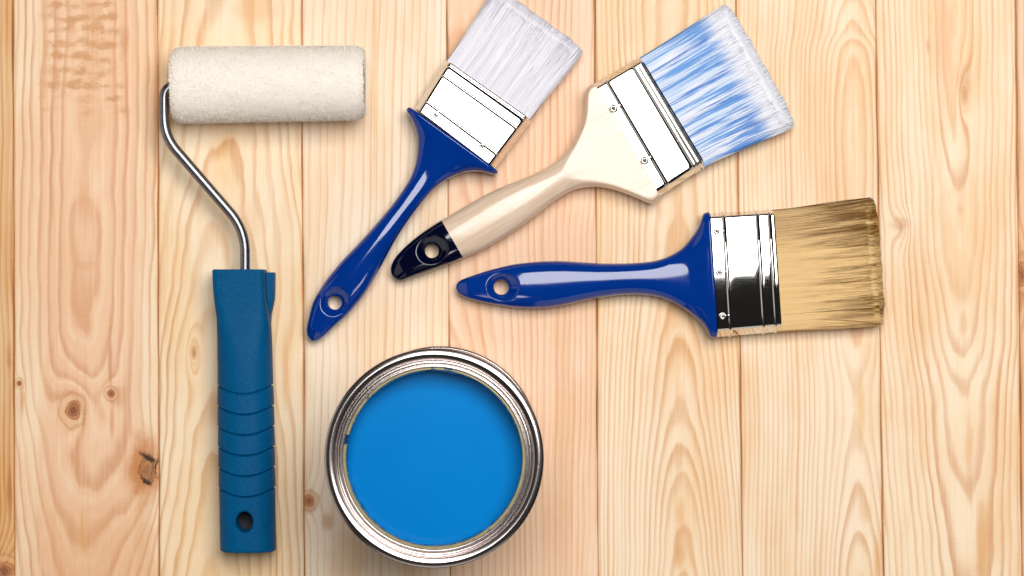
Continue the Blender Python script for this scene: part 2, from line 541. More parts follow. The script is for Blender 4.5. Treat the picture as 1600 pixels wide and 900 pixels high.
M_cream, b = new_mat('lacquered_beech', Roughness=0.2)
x, y, z = objco()
g1 = nnoise(x * 45, y * 700, z * 300, 3.0, 0.6)
g2 = nnoise(x * 30, y * 90, z * 60, 3.0)
link(nmix(nstep(0.35, 0.75, g1) * 0.55 + g2 * 0.25, srgb(234, 211, 188), srgb(212, 180, 150)), b.inputs['Base Color'])
link(0.14 + g2 * 0.14, b.inputs['Roughness'])
b.inputs['Coat Weight'].default_value = 0.45
b.inputs['Coat Roughness'].default_value = 0.12
bump(nnoise(x * 220, y * 500, z * 300, 3.0, 0.6), 0.32, 0.0003, b)

M_chrome, b = new_mat('bright_tinplate', Metallic=1.0, Roughness=0.07)
x, y, z = objco()
link(nmix(nnoise(x * 30, y * 30, z * 30, 2.0), srgb(232, 230, 226), srgb(214, 212, 208)), b.inputs['Base Color'])
link(0.015 + nnoise(x * 80, y * 40, z * 60, 2.0) * 0.03, b.inputs['Roughness'])
bump(nnoise(x * 40, y * 22, z * 50, 0.0), 0.04, 0.0006, b)

M_steel, b = new_mat('drawn_steel_wire', Metallic=1.0, Roughness=0.22)
x, y, z = objco()
link(nmix(nnoise(x * 300, y * 300, z * 300, 3.0), srgb(158, 158, 162), srgb(116, 116, 122)), b.inputs['Base Color'])
link(0.24 + nnoise(x * 500, y * 500, z * 500, 3.0) * 0.12, b.inputs['Roughness'])

M_can, b = new_mat('can_tinplate', Metallic=1.0, Roughness=0.25)
x, y, z = objco()
rad = nsqrt(x * x + y * y)
scr = nnoise(rad * 1100, nnoise(x * 40, y * 40, 0) * 3, 0.0, 2.0)
gr = nnoise(x * 900, y * 900, z * 900, 3.0, 0.7)
link(nmix(gr * 0.5 + scr * 0.3, srgb(230, 220, 216), srgb(186, 176, 172)), b.inputs['Base Color'])
link(0.12 + gr * 0.10 + scr * 0.05, b.inputs['Roughness'])
bump(gr * 0.5 + scr * 0.4, 0.02, 0.0003, b)

M_lip, b = new_mat('gold_lacquer_with_paint', Roughness=0.3)
x, y, z = objco()
sp = nnoise(x * 80, y * 80, z * 160, 4.0, 0.65) + (nnoise(x * 300, y * 300, z * 300, 2.0) - 0.5) * 0.35
mk = nstep(0.50, 0.54, sp - nstep(0.1190, 0.1216, z) * 0.15 + 0.02)
link(nmix(mk, nmix(gr if False else nnoise(x * 200, y * 200, 0), srgb(196, 182, 132), srgb(152, 138, 96)), srgb(3, 58, 104)), b.inputs['Base Color'])
b.inputs['Metallic'].default_value = 0.0

M_paint, b = new_mat('wet_blue_paint', Roughness=0.12)
x, y, z = objco()
link(nmix(nnoise(x * 18, y * 18, 0.3, 2.0), srgb(2, 126, 206), srgb(6, 134, 212)), b.inputs['Base Color'])
bump(nnoise(x * 25, y * 25, 0, 2.0), 0.04, 0.002, b)
b.inputs['Specular IOR Level'].default_value = 0.35

M_smear, b = new_mat('drying_blue_paint', Roughness=0.18)
x, y, z = objco()
link(nmix(nnoise(x * 160, y * 160, z * 160, 2.0), srgb(1, 62, 112), srgb(8, 104, 160)), b.inputs['Base Color'])
bump(nnoise(x * 420, y * 420, z * 420, 2.0), 0.5, 0.0006, b)

M_teal, b = new_mat('matte_blue_plastic', Roughness=0.5)
x, y, z = objco()
sp = nnoise(x * 1500, y * 1500, z * 1500, 2.0, 0.6)
link(nmix(nstep(0.35, 0.7, sp), srgb(0, 74, 122), srgb(0, 94, 142)), b.inputs['Base Color'])
link(0.42 + sp * 0.12, b.inputs['Roughness'])
bump(sp, 0.35, 0.00025, b)
b.inputs['Specular IOR Level'].default_value = 0.07

M_black, b = new_mat('hole_shade', Roughness=0.6)
x, y, z = objco(); link(nmix(nnoise(x * 300, y * 300, z * 300), srgb(6, 16, 30), srgb(10, 24, 44)), b.inputs['Base Color'])  # shade inside the hang hole, painted as a dark colour

M_fleece, b = new_mat('cream_fleece', Roughness=0.9)
x, y, z = objco()
fv = attr('tone')
cl = nnoise(x * 320, y * 320, z * 320, 2.0, 0.6)
fc = nmix(nclamp(fv * 0.5 + cl * 0.4 + 0.1), srgb(251, 243, 232), srgb(254, 248, 240))
link(fc, b.inputs['Base Color'])
b.inputs['Specular IOR Level'].default_value = 0.1
b.inputs['Sheen Weight'].default_value = 0.2

M_core, b = new_mat('sleeve_core_plastic', Roughness=0.5)
x, y, z = objco(); link(nmix(nnoise(x * 200, y * 200, z * 200), srgb(214, 176, 146), srgb(226, 190, 160)), b.inputs['Base Color'])


def bristle_material(name, kind, L0, L1, H0, H1):
    """hair along local x from L0 (root) to L1 (tip); H0, H1: half widths"""
    m, b = new_mat(name, Roughness=0.45)
    x, y, z = objco()
    t = attr('along'); tone = attr('tone'); ac = attr('across')
    s1 = nnoise(ac * 24.0, t * 0.7, 1.0, 3.0, 0.6)
    s2 = nnoise(ac * 70.0, t * 1.6, 5.0, 2.0, 0.6)
    if kind == 'white':
        f = nclamp((s1 - 0.5) * 1.3 + (s2 - 0.5) * 1.2 + tone * 0.35 + 0.12)
        c = nmix(f, srgb(236, 234, 240), srgb(196, 192, 204))
        dk = nclamp((nnoise(ac * 11.0, t * 1.5, 9.0, 2.0) - 0.62) * 6.0)
        c = nmix(dk * 0.5, c, srgb(180, 170, 168))
    elif kind == 'painted':
        base = nmix(nclamp(tone * 0.4 + (s2 - 0.5) * 0.8 + 0.2), srgb(240, 240, 244), srgb(212, 213, 224))
        lim = 0.70 + (nnoise(ac * 11.0, 0.0, 3.0, 4.0, 0.75) - 0.5) * 0.40 + (tone - 0.5) * 0.10
        tipm = 1 - nstep(-0.10, 0.10, t - lim)
        st = (s1 - 0.5) * 2.6 + (s2 - 0.5) * 2.0 + nstep(0.0, 0.7, t) * 0.30 + (tone - 0.5) * 0.5 + nstep(0.86, 1.0, nabs(ac - 0.5) * 2) * 0.25
        blue = nstep(0.0, 0.36, st) * tipm
        c = nmix(blue * 0.92, base, nmix(nnoise(ac * 30, t * 2, 2.0), srgb(0, 98, 188), srgb(36, 134, 214)))
        wash = tipm * nstep(0.36, 0.62, nnoise(ac * 9.0, t * 1.2, 12.0, 2.0)) * 0.34
        c = nmix(wash, c, srgb(132, 188, 236))
    else:
        # blonde hair going browner towards the tips and the upper edge
        grad = nstep(0.15, 0.80, t) * 0.42 + nstep(0.52, 0.90, ac) * 0.50 - nstep(0.5, 0.0, ac) * 0.05
        f = nclamp(grad - 0.05 + (s1 - 0.5) * 3.6 * nstep(0.08, 0.6, t) + (s2 - 0.5) * 2.0 * (nstep(0.0, 0.5, t) + 0.25) + (tone - 0.5) * 1.0)
        c = nmix(f, srgb(228, 192, 132), srgb(124, 82, 14))
        c = nmix(nclamp((tone - 0.93) * 14) * 0.7, c, srgb(250, 236, 196))  # a few paler hairs, glint put into their colour
    link(c, b.inputs['Base Color'])
    b.inputs['Specular IOR Level'].default_value = 0.35
    return m


# ------------------------------------------------------------------ flat paint brushes
def brush(name, label, origin, ang, edgeA, edgeB, tip, thick, handle_mat, hole, ferrule, nails, bristle, group,
          dip=None, flat=None, zc=(0.0078, 0.0098), bulge=0.0001, expo=((0, 2.3), (0.1, 2.6), (0.7, 2.7), (0.92, 3.4), (1, 5)), narrow=1.0):
    ZC = 0.010
    O = W(*origin, ZC)
    root = empty(name, (O[0], O[1], 0.0), ang, label, 'paintbrush', group)
    ca, sa = math.cos(-ang), math.sin(-ang)

    def loc(u, v, z=ZC):
        p = W(u, v, z); dx, dy = p[0] - O[0], p[1] - O[1]
        return np.array([dx * ca - dy * sa, dx * sa + dy * ca])

    tp = loc(*tip)
    A = np.array([loc(*q) for q in edgeA]); B = np.array([loc(*q) for q in edgeB])
    s0 = tp[0]
    s1 = 0.5 * (A[-1, 0] + B[-1, 0])

    def side(P):
        P = P[np.argsort(P[:, 0])]
        P = np.concatenate([[tp], P])
        t = np.sqrt(np.clip((P[:, 0] - s0) / (s1 - s0), 0, None))
        t[-1] = 1.0
        keep = np.concatenate([[True], np.diff(t) > 1e-4])
        return pchip(t[keep], P[keep, 1])
    fA, fB = side(A), side(B)
    NT = 460
    tt = np.linspace(0, 1, NT)
    ya, yb = fA(tt), fB(tt)
    mid = smooth1((ya + yb) / 2, 5)
    hw = (ya - yb) / 2
    hs = smooth1(hw, 6)
    kb = smoothstep(0.88, 0.94, tt)
    hs = hs * (1 - kb) + smooth1(hw, 1) * kb
    hw = np.where(tt < 0.06, hw, hs); hw[0] = 0
    ss = s0 + (s1 - s0) * tt ** 2
    fr = (ss - s0) / (s1 - s0)
    th = pchip([q[0] for q in thick], [q[1] for q in thick])(fr)
    th = th * np.clip(np.sqrt(np.clip(fr / 0.045, 0, 1)), 0, 1)      # rounded nose
    th[0] = 0
    th = smooth1(th, 3); th[0] = 0.0; 
    ex = pchip([q[0] for q in expo], [q[1] for q in expo])(fr)
    zz = zc[0] + (zc[1] - zc[0]) * fr
    M = 144
    th_a = np.linspace(0, 2 * np.pi, M, endpoint=False) + 0.5 * 2 * np.pi / M
    cs, sn = np.cos(th_a), np.sin(th_a)

    hu, hv, r_in, r_out = hole
    hc = loc(hu, hv)
    ih = int(np.argmin(np.abs(ss - hc[0])))
    ztop = zz[ih] + th[ih]; zbot = zz[ih] - th[ih]

    def dish(P, i):
        d = np.hypot(P[:, 0] - hc[0], P[:, 1] - hc[1])
        k = 0.00075
        sl = 1.15
        bowl = ztop - 0.0004 - (r_out * S - d) * sl
        bowl = np.maximum(bowl, ztop - 0.0004 - (r_out - r_in) * S * sl)
        hdf = np.clip(0.5 + 0.5 * (bowl - P[:, 2]) / k, 0, 1)
        sm = bowl * (1 - hdf) + P[:, 2] * hdf - k * hdf * (1 - hdf)
        P[:, 2] = np.where((P[:, 2] > zz[i]) & (d < r_out * S * 1.5), np.minimum(P[:, 2], np.maximum(sm, zz[i] - 0.001)), P[:, 2])
        return P

    def ring(i, gro=0.0):
        n = 2.0 / ex[i]
        yy = (hw[i] + gro) * np.sign(cs) * np.abs(cs) ** n
        zr = (th[i] + gro) * np.sign(sn) * np.abs(sn) ** n
        if flat is not None:
            k = 0.0006
            lim = flat
            zr2 = np.where(np.abs(zr) > lim - k, lim - k + k * np.tanh((np.abs(zr) - lim + k) / k), np.abs(zr))
            zr = np.sign(zr) * np.minimum(zr2, np.abs(zr))
        return dish(np.stack([np.full(M, ss[i]), mid[i] + yy, zz[i] + zr], 1), i)

    def end_round(rings, e=0.0013):
        """roll the end over in a quarter circle"""
        last = rings[-1].copy(); c = last.mean(0)
        hw_ = np.abs(last[:, 1] - c[1]).max(); th_ = np.abs(last[:, 2] - c[2]).max()
        out = rings[:-1]
        for k in np.linspace(0, 1, 7):
            a = k * math.pi / 2
            d = e * (1 - math.cos(a))
            r = c + (last - c) * np.array([1, 1 - d / hw_, 1 - d / th_]) + np.array([e * (math.sin(a) - 1), 0, 0])
            out.append(r)
        return out

    # the hang hole: the upper face is dished round it, then a narrow bore is cut
    ri, ro = r_in * S, r_out * S
    full = [(1e-5, ztop + 0.006), (ri, ztop + 0.006), (ri, zbot - 0.006), (1e-5, zbot - 0.006)]
    cv_, cf_ = lathe(full, 64, closed=True)
    cv_ = [(q[0] + hc[0], q[1] + hc[1], q[2]) for q in cv_]

    if dip is None:
        rr_ = [ring(i) for i in range(1, NT) if ss[i] < s1 - 0.0015]
        rings = end_round(rr_ + [ring(NT - 1)])
        v, f = loft(rings)
        h = mesh_obj('handle', v, f, handle_mat, root)
        cut(h, cv_, cf_)
    else:
        db = loc(*dip[:2])[0]
        ib = int(np.argmin(np.abs(ss - db)))
        v, f = loft([ring(i) for i in range(ib, NT)])
        h = mesh_obj('handle', v, f, handle_mat, root, angle=40)
        v, f = loft([ring(i, 0.00012) for i in range(1, ib + 1)])
        d = mesh_obj('dipped_tip', v, f, dip[2], root, angle=50)
        d['label'] = 'glossy navy dipped end with the hang hole'
        cut(d, cv_, cf_)

    # ferrule: folded tinplate sleeve with pressed beads
    fa0, fb0, fa1, fb1 = (loc(*q) for q in ferrule['corners'])      # root upper, root lower, mouth upper, mouth lower
    t0, t1 = ferrule['t']
    beads = ferrule['beads']
    stations = set(np.linspace(0, 1, 14))
    Lf = 0.5 * ((fa1 - fa0)[0] + (fb1 - fb0)[0])
    for (c, wd, h_) in beads:
        for q in np.linspace(-1, 1, 9):
            stations.add(min(1, max(0, c + q * wd / Lf)))
    for q in np.linspace(0, 1, 8):
        stations.add(1 - 0.0013 / Lf * q)
    st = sorted(stations)
    Mf = 96

    def rrect(h, t, r, bul):
        """flat-topped section with folded edges and slanting sides; the top is very slightly crowned"""
        side_w = ferrule.get('side', 0.0036); sh = ferrule.get('shift', 0.0)
        poly = [(h, 0.0), (h - side_w + sh, t), (-h + side_w + sh, t), (-h, 0.0), (-h + side_w, -t), (h - side_w, -t)]
        rad = [0.0022, 0.0014, 0.0014, 0.0022, 0.0014, 0.0014]
        pts = []
        for k in range(6):
            a_, b_, c_ = (np.array(poly[(k + d) % 6]) for d in (-1, 0, 1))
            p_ = b_ + (a_ - b_) / np.linalg.norm(a_ - b_) * rad[k]; q_ = b_ + (c_ - b_) / np.linalg.norm(c_ - b_) * rad[k]
            for w_ in np.linspace(0, 1, 7):
                pts.append(tuple((1 - w_) ** 2 * p_ + 2 * w_ * (1 - w_) * b_ + w_ * w_ * q_))
            if k in (1, 4):
                nx_ = (c_ - b_)
                e0 = q_; e1 = c_ - nx_ / np.linalg.norm(nx_) * rad[(k + 1) % 6]
                for w_ in np.linspace(0, 1, 44)[1:-1]:
                    pts.append(tuple(e0 + (e1 - e0) * w_))
        return [(a_, c_ + math.copysign(bul * max(0, 1 - (a_ / h) ** 2), c_) * (abs(c_) / t) ** 4) for a_, c_ in pts]

    rings = []
    bul = ferrule.get('bulge', bulge)
    for q in st:
        ca_ = fa0 + (fa1 - fa0) * q; cb_ = fb0 + (fb1 - fb0) * q
        off = 0.0
        for (c, wd, h_) in beads:
            dlt = (q - c) * Lf / wd
            if abs(dlt) < 1:
                off = off + h_ * 0.5 * (1 + math.cos(math.pi * dlt))
        em = max(0.0, 1 - (1 - q) * Lf / 0.0013)
        off = off - 0.0009 * (1 - math.sqrt(max(0.0, 1 - em * em)))
        ddir = ca_ - cb_
        h = np.linalg.norm(ddir) / 2 + off
        t = t0 + (t1 - t0) * q + off
        ud = ddir / np.linalg.norm(ddir)
        c2 = (ca_ + cb_) / 2
        pr = rrect(h, t, min(0.0052, t * 0.7), bul)
        zq = ZC + ferrule.get('tilt', 0.0) * (q - 0.5)
        rings.append(np.array([(c2[0] + ud[0] * a, c2[1] + ud[1] * a, zq + c) for a, c in pr]))
    # turn the mouth inwards so that the sheet has an edge and a dark inside
    c = rings[-1].mean(0)
    inn = c + (rings[-1] - c) * np.array([1, 0.985, 0.95])
    inn2 = inn + np.array([-0.006, 0, 0])
    v, f = loft(rings + [inn, inn2])
    fo = mesh_obj('ferrule', v, f, M_chrome, root, angle=38)
    ztf = ZC + t0 + bul
    for (u, v_, r) in nails:
        p = loc(u, v_)
        rr = r * S
        prof = [(rr * 1.0, -0.0006), (rr * 1.0, 0.0), (rr * 0.98, rr * 0.35), (rr * 0.86, rr * 0.72), (rr * 0.62, rr * 0.95), (rr * 0.45, rr * 0.96), (rr * 0.33, rr * 0.75), (1e-6, rr * 0.68)]
        vv, ff = lathe(prof, 24)
        no = mesh_obj('nail', vv, ff, M_chrome, root)
        no.location = (p[0], p[1], ztf - 0.0001)

    # bristles: a solid heart of packed hair with some thousands of single hairs laid over it
    ba, bb, ta, tb = (loc(*q) for q in bristle['corners'])          # root upper, root lower, tip upper, tip lower
    n = bristle['n']
    tb0, tb1 = bristle['t']
    zb0, zb1 = ZC, bristle.get('ztip', 0.0085)
    jit = bristle.get('jit', 0.002)
    rnd = bristle.get('corner', 0.0)
    mat = bristle_material(name + '_hair', bristle['kind'], ba[0], ta[0], 0, 0)
    K = 8
    # across position, biased to an even spread with clumps
    ac = rng.uniform(0, 1, n)
    cl = np.sin(ac * 61.0) * 0.35 + np.sin(ac * 143.0 + 1) * 0.25 + np.sin(ac * 257.0 + 2) * 0.25
    phi = rng.uniform(-0.25, 1.0, n)
    dep = np.where(rng.uniform(0, 1, n) < 0.75, rng.uniform(0.93, 1.0, n), rng.uniform(-0.9, 0.9, n))
    edge = np.sqrt(np.clip(1 - np.abs(2 * ac - 1) ** 5, 0, 1)) * 0.85 + 0.15
    ln = 1.0 - np.abs(rng.normal(0, 0.5, n)) * jit / 0.05
    ln += 0.007 * np.sin(ac * 37 + 1) * np.sin(ac * 11) 
    ln -= rnd * np.abs(2 * ac - 1) ** 10
    ln += 0.02 * (1 - np.abs(dep)) 
    tone = np.clip(rng.normal(0.5, 0.22, n), 0, 1)
    drift = rng.normal(0, bristle.get('stray', 0.008), n) + np.where(rng.uniform(0, 1, n) < 0.03, rng.normal(0, 0.03, n), 0) + cl * bristle.get('clump', 0.006)
    lift = rng.normal(0, 0.00014, n) + cl * 0.00025
    rr = bristle.get('r', 0.00020) * rng.uniform(0.7, 1.25, n)
    ks = np.linspace(0, 1, K)
    V = np.zeros((n, K, 3, 3), np.float64)
    for k, t in enumerate(ks):
        tt_ = (t * ln) * 1.0
        root_in = -0.004 if k == 0 else 0.0
        lx = ba[0] + (ta[0] - ba[0]) * tt_; ly = ba[1] + (ta[1] - ba[1]) * tt_
        rx = bb[0] + (tb[0] - bb[0]) * tt_; ry = bb[1] + (tb[1] - bb[1]) * tt_
        a2 = np.clip(ac + drift * t * t, -0.012, 1.012)
        X = rx + (lx - rx) * a2 + root_in
        Y = ry + (ly - ry) * a2
        thk = (tb0 + (tb1 - tb0) * t)
        Z = zb0 + (zb1 - zb0) * t + thk * edge * dep * (1 - 0.22 * max(0, (t - 0.85) / 0.15) ** 2) + lift * t + 0.0007 * math.sin(math.pi * t) * np.sign(dep)
        r_ = rr * (1.0 if t < 0.8 else (1.0 - 0.35 * (t - 0.8) / 0.2))
        Z = np.maximum(Z, 0.0004)
        for j in range(3):
            an = 2 * math.pi * j / 3 + math.pi / 2
            V[:, k, j, 0] = X
            V[:, k, j, 1] = Y + r_ * math.cos(an)
            V[:, k, j, 2] = Z + r_ * math.sin(an)
    idx = np.arange(n * K * 3).reshape(n, K, 3)
    T = []
    for k in range(K - 1):
        for j in range(3):
            q = (j + 1) % 3
            T.append(np.stack([idx[:, k, j], idx[:, k, q], idx[:, k + 1, q]], 1))
            T.append(np.stack([idx[:, k, j], idx[:, k + 1, q], idx[:, k + 1, j]], 1))
    T = np.concatenate(T)
    al = np.repeat(ks[None, :, None] * ln[:, None, None], 3, 2).reshape(-1)
    acv = np.repeat(np.repeat(ac[:, None, None], K, 1), 3, 2).reshape(-1)
    tn = np.repeat(np.repeat(tone[:, None, None], K, 1), 3, 2).reshape(-1)
    Vh = V.reshape(-1, 3)
    # heart
    nx, na = 24, 96
    hv_, ht, hal, hac = [], [], [], []
    for side_ in (1, -1):
        base = len(hv_)
        for k in range(nx + 1):
            t = k / nx * 0.985; cl_ = math.sqrt(max(0.02, 1 - max(0, (t - 0.94) / 0.047) ** 2))
            for j in range(na + 1):
                a = j / na
                X = (bb[0] + (tb[0] - bb[0]) * t) * (1 - a) + (ba[0] + (ta[0] - ba[0]) * t) * a - (0.004 if k == 0 else 0)
                Y = (bb[1] + (tb[1] - bb[1]) * t) * (1 - a) + (ba[1] + (ta[1] - ba[1]) * t) * a
                e = math.sqrt(max(0, 1 - abs(2 * a - 1) ** 5)) * 0.85 + 0.15 * (0 < a < 1)
                Z = zb0 + (zb1 - zb0) * t + side_ * ((tb0 + (tb1 - tb0) * t) * 0.955 * e * cl_ + 0.0007 * math.sin(math.pi * t))
                Z += side_ * 0.0003 * math.sin(a * 190 + 2 * math.sin(t * 3)) * e * max(0, 1 - t / 0.8)
                yc = (bb[1] + ba[1]) / 2
                hv_.append((X, Y + (yc - Y) * 0.012, max(Z, 0.0003))); hal.append(t); hac.append(a)
        for k in range(nx):
            for j in range(na):
                p0 = base + k * (na + 1) + j; p1 = p0 + 1; p2 = p0 + na + 1; p3 = p2 + 1
                ht += [(p0, p2, p3), (p0, p3, p1)] if side_ == 1 else [(p0, p3, p2), (p0, p1, p3)]
    off = len(Vh)
    VV = np.concatenate([Vh, np.array(hv_)])
    TT = np.concatenate([T, np.array(ht) + off])
    o = fast_mesh('bristles', VV, TT, mat, root,
                  {'along': np.concatenate([al, hal]), 'across': np.concatenate([acv, hac]), 'tone': np.concatenate([tn, np.full(len(hv_), 0.45)]), 'hair': np.concatenate([np.ones(len(Vh)), np.zeros(len(hv_))])})
    o['kind'] = 'stuff'
    return root


BR = 'flat paint brushes fanned out above the can'
# the blue brush with white bristles, pointing up and right
brush('paintbrush', 'glossy blue handled paintbrush with clean white bristles, nearest the roller', (711, 217), math.radians(54.1),
      edgeA=[(478.3, 516.7), (481.7, 496.7), (493, 463), (510, 436.7), (531.7, 410), (560, 380), (593, 343), (620, 310), (640, 280), (648, 260), (651.7, 236), (651.7, 216.7), (646.7, 196.7), (640, 184), (635.3, 174.5), (638.5, 166.7)],
      edgeB=[(503, 528), (523, 510), (546.7, 488), (570, 460), (586.7, 433), (603, 403), (620, 373), (640, 343), (660, 316.7), (676.7, 296.7), (700, 280), (726.7, 269.5), (750, 268.5), (766.7, 271.5), (775.0, 274.5), (780, 268.3)],
      tip=(486, 532), thick=[(0, 0.0042), (0.10, 0.0060), (0.30, 0.0082), (0.5, 0.0086), (0.66, 0.0078), (0.80, 0.0070), (0.9, 0.0080), (0.965, 0.0100), (1, 0.0107)],
      handle_mat=M_blue, hole=(523, 473, 11.0, 23),
      ferrule=dict(corners=[(648.5, 168.5), (774.5, 264), (695.5, 93), (831.5, 188.5)], t=(0.0101, 0.0090), bulge=0.00008,
                   beads=[(0.20, 0.0009, 0.0005), (0.74, 0.0009, 0.0005), (0.93, 0.0009, 0.0005)]),
      nails=[(681, 181.5, 4.6), (752.5, 229.5, 4.6)],
      bristle=dict(corners=[(698.5, 95), (829, 186.5), (777, -20), (912, 77)], n=7500, t=(0.0080, 0.0060), kind='white', jit=0.0022, corner=0.035, clump=0.010),
      group=BR)
# the pale beech brush with paint in its hair
brush('paintbrush', 'pale wooden handled paintbrush with navy dipped tip and blue paint stained bristles', (979, 219), math.radians(30.2),
      edgeA=[(611.7, 414), (620.7, 398.8), (641, 378.4), (664, 360.5), (686.6, 345.7), (717.7, 327.3), (753.5, 306.9), (794.4, 287.7), (832.7, 272.4), (860.8, 258.3), (878.7, 243), (891.5, 227.7), (900, 212), (909, 190.7), (914.5, 165), (914.2, 143), (916.7, 137), (927.7, 130.5)],
      edgeB=[(625.8, 438.4), (653.9, 429.5), (687, 418), (728, 401), (753.5, 391), (784, 373), (814.8, 352.9), (843, 332.4), (871, 310.7), (891.5, 298.5), (914.5, 292.5), (940, 292.5), (964, 298), (990, 308), (1012, 317), (1024, 317), (1031, 309)],
      tip=(612.5, 430), thick=[(0, 0.0042), (0.08, 0.0064), (0.30, 0.0086), (0.5, 0.0088), (0.66, 0.0084), (0.73, 0.0088), (0.79, 0.0112), (0.86, 0.014), (0.93, 0.016), (1, 0.017)],
      handle_mat=M_cream, hole=(674.8, 392, 11, 24), flat=0.0088, dip=(707, 373.5, M_navy),
      ferrule=dict(corners=[(927.7, 129.8), (1031.2, 307.5), (999, 88), (1103.8, 260.5)], t=(0.0092, 0.0088), bulge=0.00006,
                   beads=[(0.215, 0.0010, 0.0006), (0.79, 0.0010, 0.0007), (0.865, 0.0010, 0.0007), (0.94, 0.0010, 0.0007)]),
      expo=((0, 2.3), (0.1, 2.6), (0.7, 2.6), (0.8, 2.5), (0.92, 2.6), (1, 2.9)),
      nails=[(957.7, 171.6, 6.8), (1005.8, 252.3, 6.8)],
      bristle=dict(corners=[(1001.5, 90), (1102.0, 260), (1138, 5), (1245, 194)], n=8500, t=(0.0076, 0.0062), kind='painted', jit=0.0030, corner=0.05, clump=0.005),
      group=BR, zc=(0.0078, 0.0100))
# the blue brush with tan hair, lying almost level
brush('paintbrush', 'glossy blue handled paintbrush with tan bristles, lying almost level', (1165, 427), math.radians(3.4),
      edgeA=[(716.5, 440), (738.5, 430.3), (777, 418.5), (810, 411.6), (843, 408.3), (870.5, 407.5), (909, 409.4), (947.5, 411.4), (988.8, 410.8), (1016, 408.9), (1035.5, 404.2), (1052, 396.5), (1065.8, 387.7), (1076, 376), (1084.7, 364), (1094, 345.3), (1098, 333), (1108, 331)],
      edgeB=[(724.8, 463.9), (749.5, 471.6), (782.5, 477.6), (815.5, 481.8), (848.5, 481.8), (878.8, 477.6), (909, 470.8), (942, 464.7), (975, 460.6), (1002.5, 460.3), (1030, 463.9), (1057.5, 476), (1085, 495.5), (1098.8, 509), (1107, 523), (1110.5, 528), (1120.7, 528)],
      tip=(712.4, 449.5), thick=[(0, 0.0042), (0.10, 0.0060), (0.30, 0.0084), (0.5, 0.0088), (0.66, 0.0080), (0.80, 0.0072), (0.9, 0.0080), (0.965, 0.0100), (1, 0.0107)],
      handle_mat=M_blue, hole=(783.3, 448.5, 12, 24),
      ferrule=dict(corners=[(1108.5, 332.5), (1120.5, 528), (1208, 326.5), (1220.5, 519.5)], t=(0.0100, 0.0093), bulge=0.0005,
                   beads=[(0.20, 0.0012, 0.0007), (0.72, 0.0012, 0.0007), (0.91, 0.0012, 0.0007)], shift=0.0009, side=0.0036),
      nails=[(1117.5, 362, 5.2), (1121.5, 426, 5.2), (1127, 494, 5.2)],
      bristle=dict(corners=[(1210, 328.5), (1220.5, 518), (1368, 310), (1383, 506)], n=8500, t=(0.0084, 0.0068), kind='tan', jit=0.0024, corner=0.06, clump=0.010, stray=0.012, r=0.00020),
      group=BR)


# ------------------------------------------------------------------ small paint roller
RZ = 0.0222
zr = RZ
c0 = W(270.5, 133, RZ); c1 = W(569.5, 129.5, RZ)
roll = empty('paint_roller', (*W(380, 640)[:2], 0.0), 0.0, 'mini paint roller with cream fleece sleeve, bent steel rod and matte blue handle', 'paint roller')
RO = np.array(roll.location)
ax = c1 - c0; Ls = np.linalg.norm(ax); ax /= Ls
px_ = np.array([-ax[1], ax[0], 0]); up = np.array([0, 0, 1.0])
Rs = 0.5 * 121.5 * S * (D - RZ) / D
# sleeve body
NS, NA = 120, 120
sv, stt, stone = [], [], []
for i in range(NS + 1):
    q = i / NS
    d = min(q, 1 - q) * Ls
    rr = (Rs - 0.0009) * (1.0 if d > 0.006 else 1 - 0.13 * (1 - d / 0.006) ** 2.2)
    rr *= 1.015 - 0.03 * q
    for j in range(NA):
        a = 2 * math.pi * j / NA
        lump = 0.00005 * (math.sin(9 * a + 7 * q) * math.sin(23 * q + 2 * a) + 0.6 * math.sin(17 * a - 31 * q))
        sv.append(c0 + ax * (q * Ls) + (rr + lump) * (math.cos(a) * px_ + math.sin(a) * up))
for i in range(NS):
    for j in range(NA):
        k = (j + 1) % NA
        a_, b_, c_, d_ = i * NA + j, i * NA + k, (i + 1) * NA + k, (i + 1) * NA + j
        stt += [(a_, b_, c_), (a_, c_, d_)]
# ends of the fleece, an annulus down to the core
Rc = 0.0125
for end, base in ((0, 0), (1, NS * NA)):
    st0 = len(sv)
    for j in range(NA):
        a = 2 * math.pi * j / NA
        sv.append(c0 + ax * (end * Ls + (0.0005 if end == 0 else -0.0005)) + Rc * (math.cos(a) * px_ + math.sin(a) * up))
    for j in range(NA):
        k = (j + 1) % NA
        stt += [(base + j, st0 + k, base + k), (base + j, st0 + j, st0 + k)] if end == 0 else [(base + j, base + k, st0 + k), (base + j, st0 + k, st0 + j)]
sv = np.array(sv)
# pile: short soft tufts
nf = 85000
q = rng.uniform(0, 1, nf); a = rng.uniform(0, 2 * np.pi, nf)
dq = np.minimum(q, 1 - q) * Ls
rr = (Rs - 0.0010) * np.where(dq > 0.006, 1.0, 1 - 0.13 * (1 - np.clip(dq / 0.006, 0, 1)) ** 2.2) * (1.015 - 0.03 * q)
rad = np.cos(a)[:, None] * px_ + np.sin(a)[:, None] * up
tan = -np.sin(a)[:, None] * px_ + np.cos(a)[:, None] * up
p0 = c0 + ax * (q * Ls)[:, None] + rad * rr[:, None]
sw = 0.12 * np.sin(6 * a + 25 * q)[:, None] + rng.normal(0, 0.7, (nf, 1))
dirv = rad * np.where(rng.uniform(0, 1, (nf, 1)) < 0.05, rng.uniform(0.6, 1.1, (nf, 1)), rng.uniform(0.10, 0.36, (nf, 1))) + tan * (sw * 0.8) + ax * (rng.normal(0, 0.8, (nf, 1)) + np.where(q < 0.03, -0.6, np.where(q > 0.97, 0.6, 0))[:, None])
dirv /= np.linalg.norm(dirv, axis=1)[:, None]
ln = rng.uniform(0.0009, 0.0016, (nf, 1))
wv = np.cross(dirv, rad); wv /= np.linalg.norm(wv, axis=1)[:, None] + 1e-9
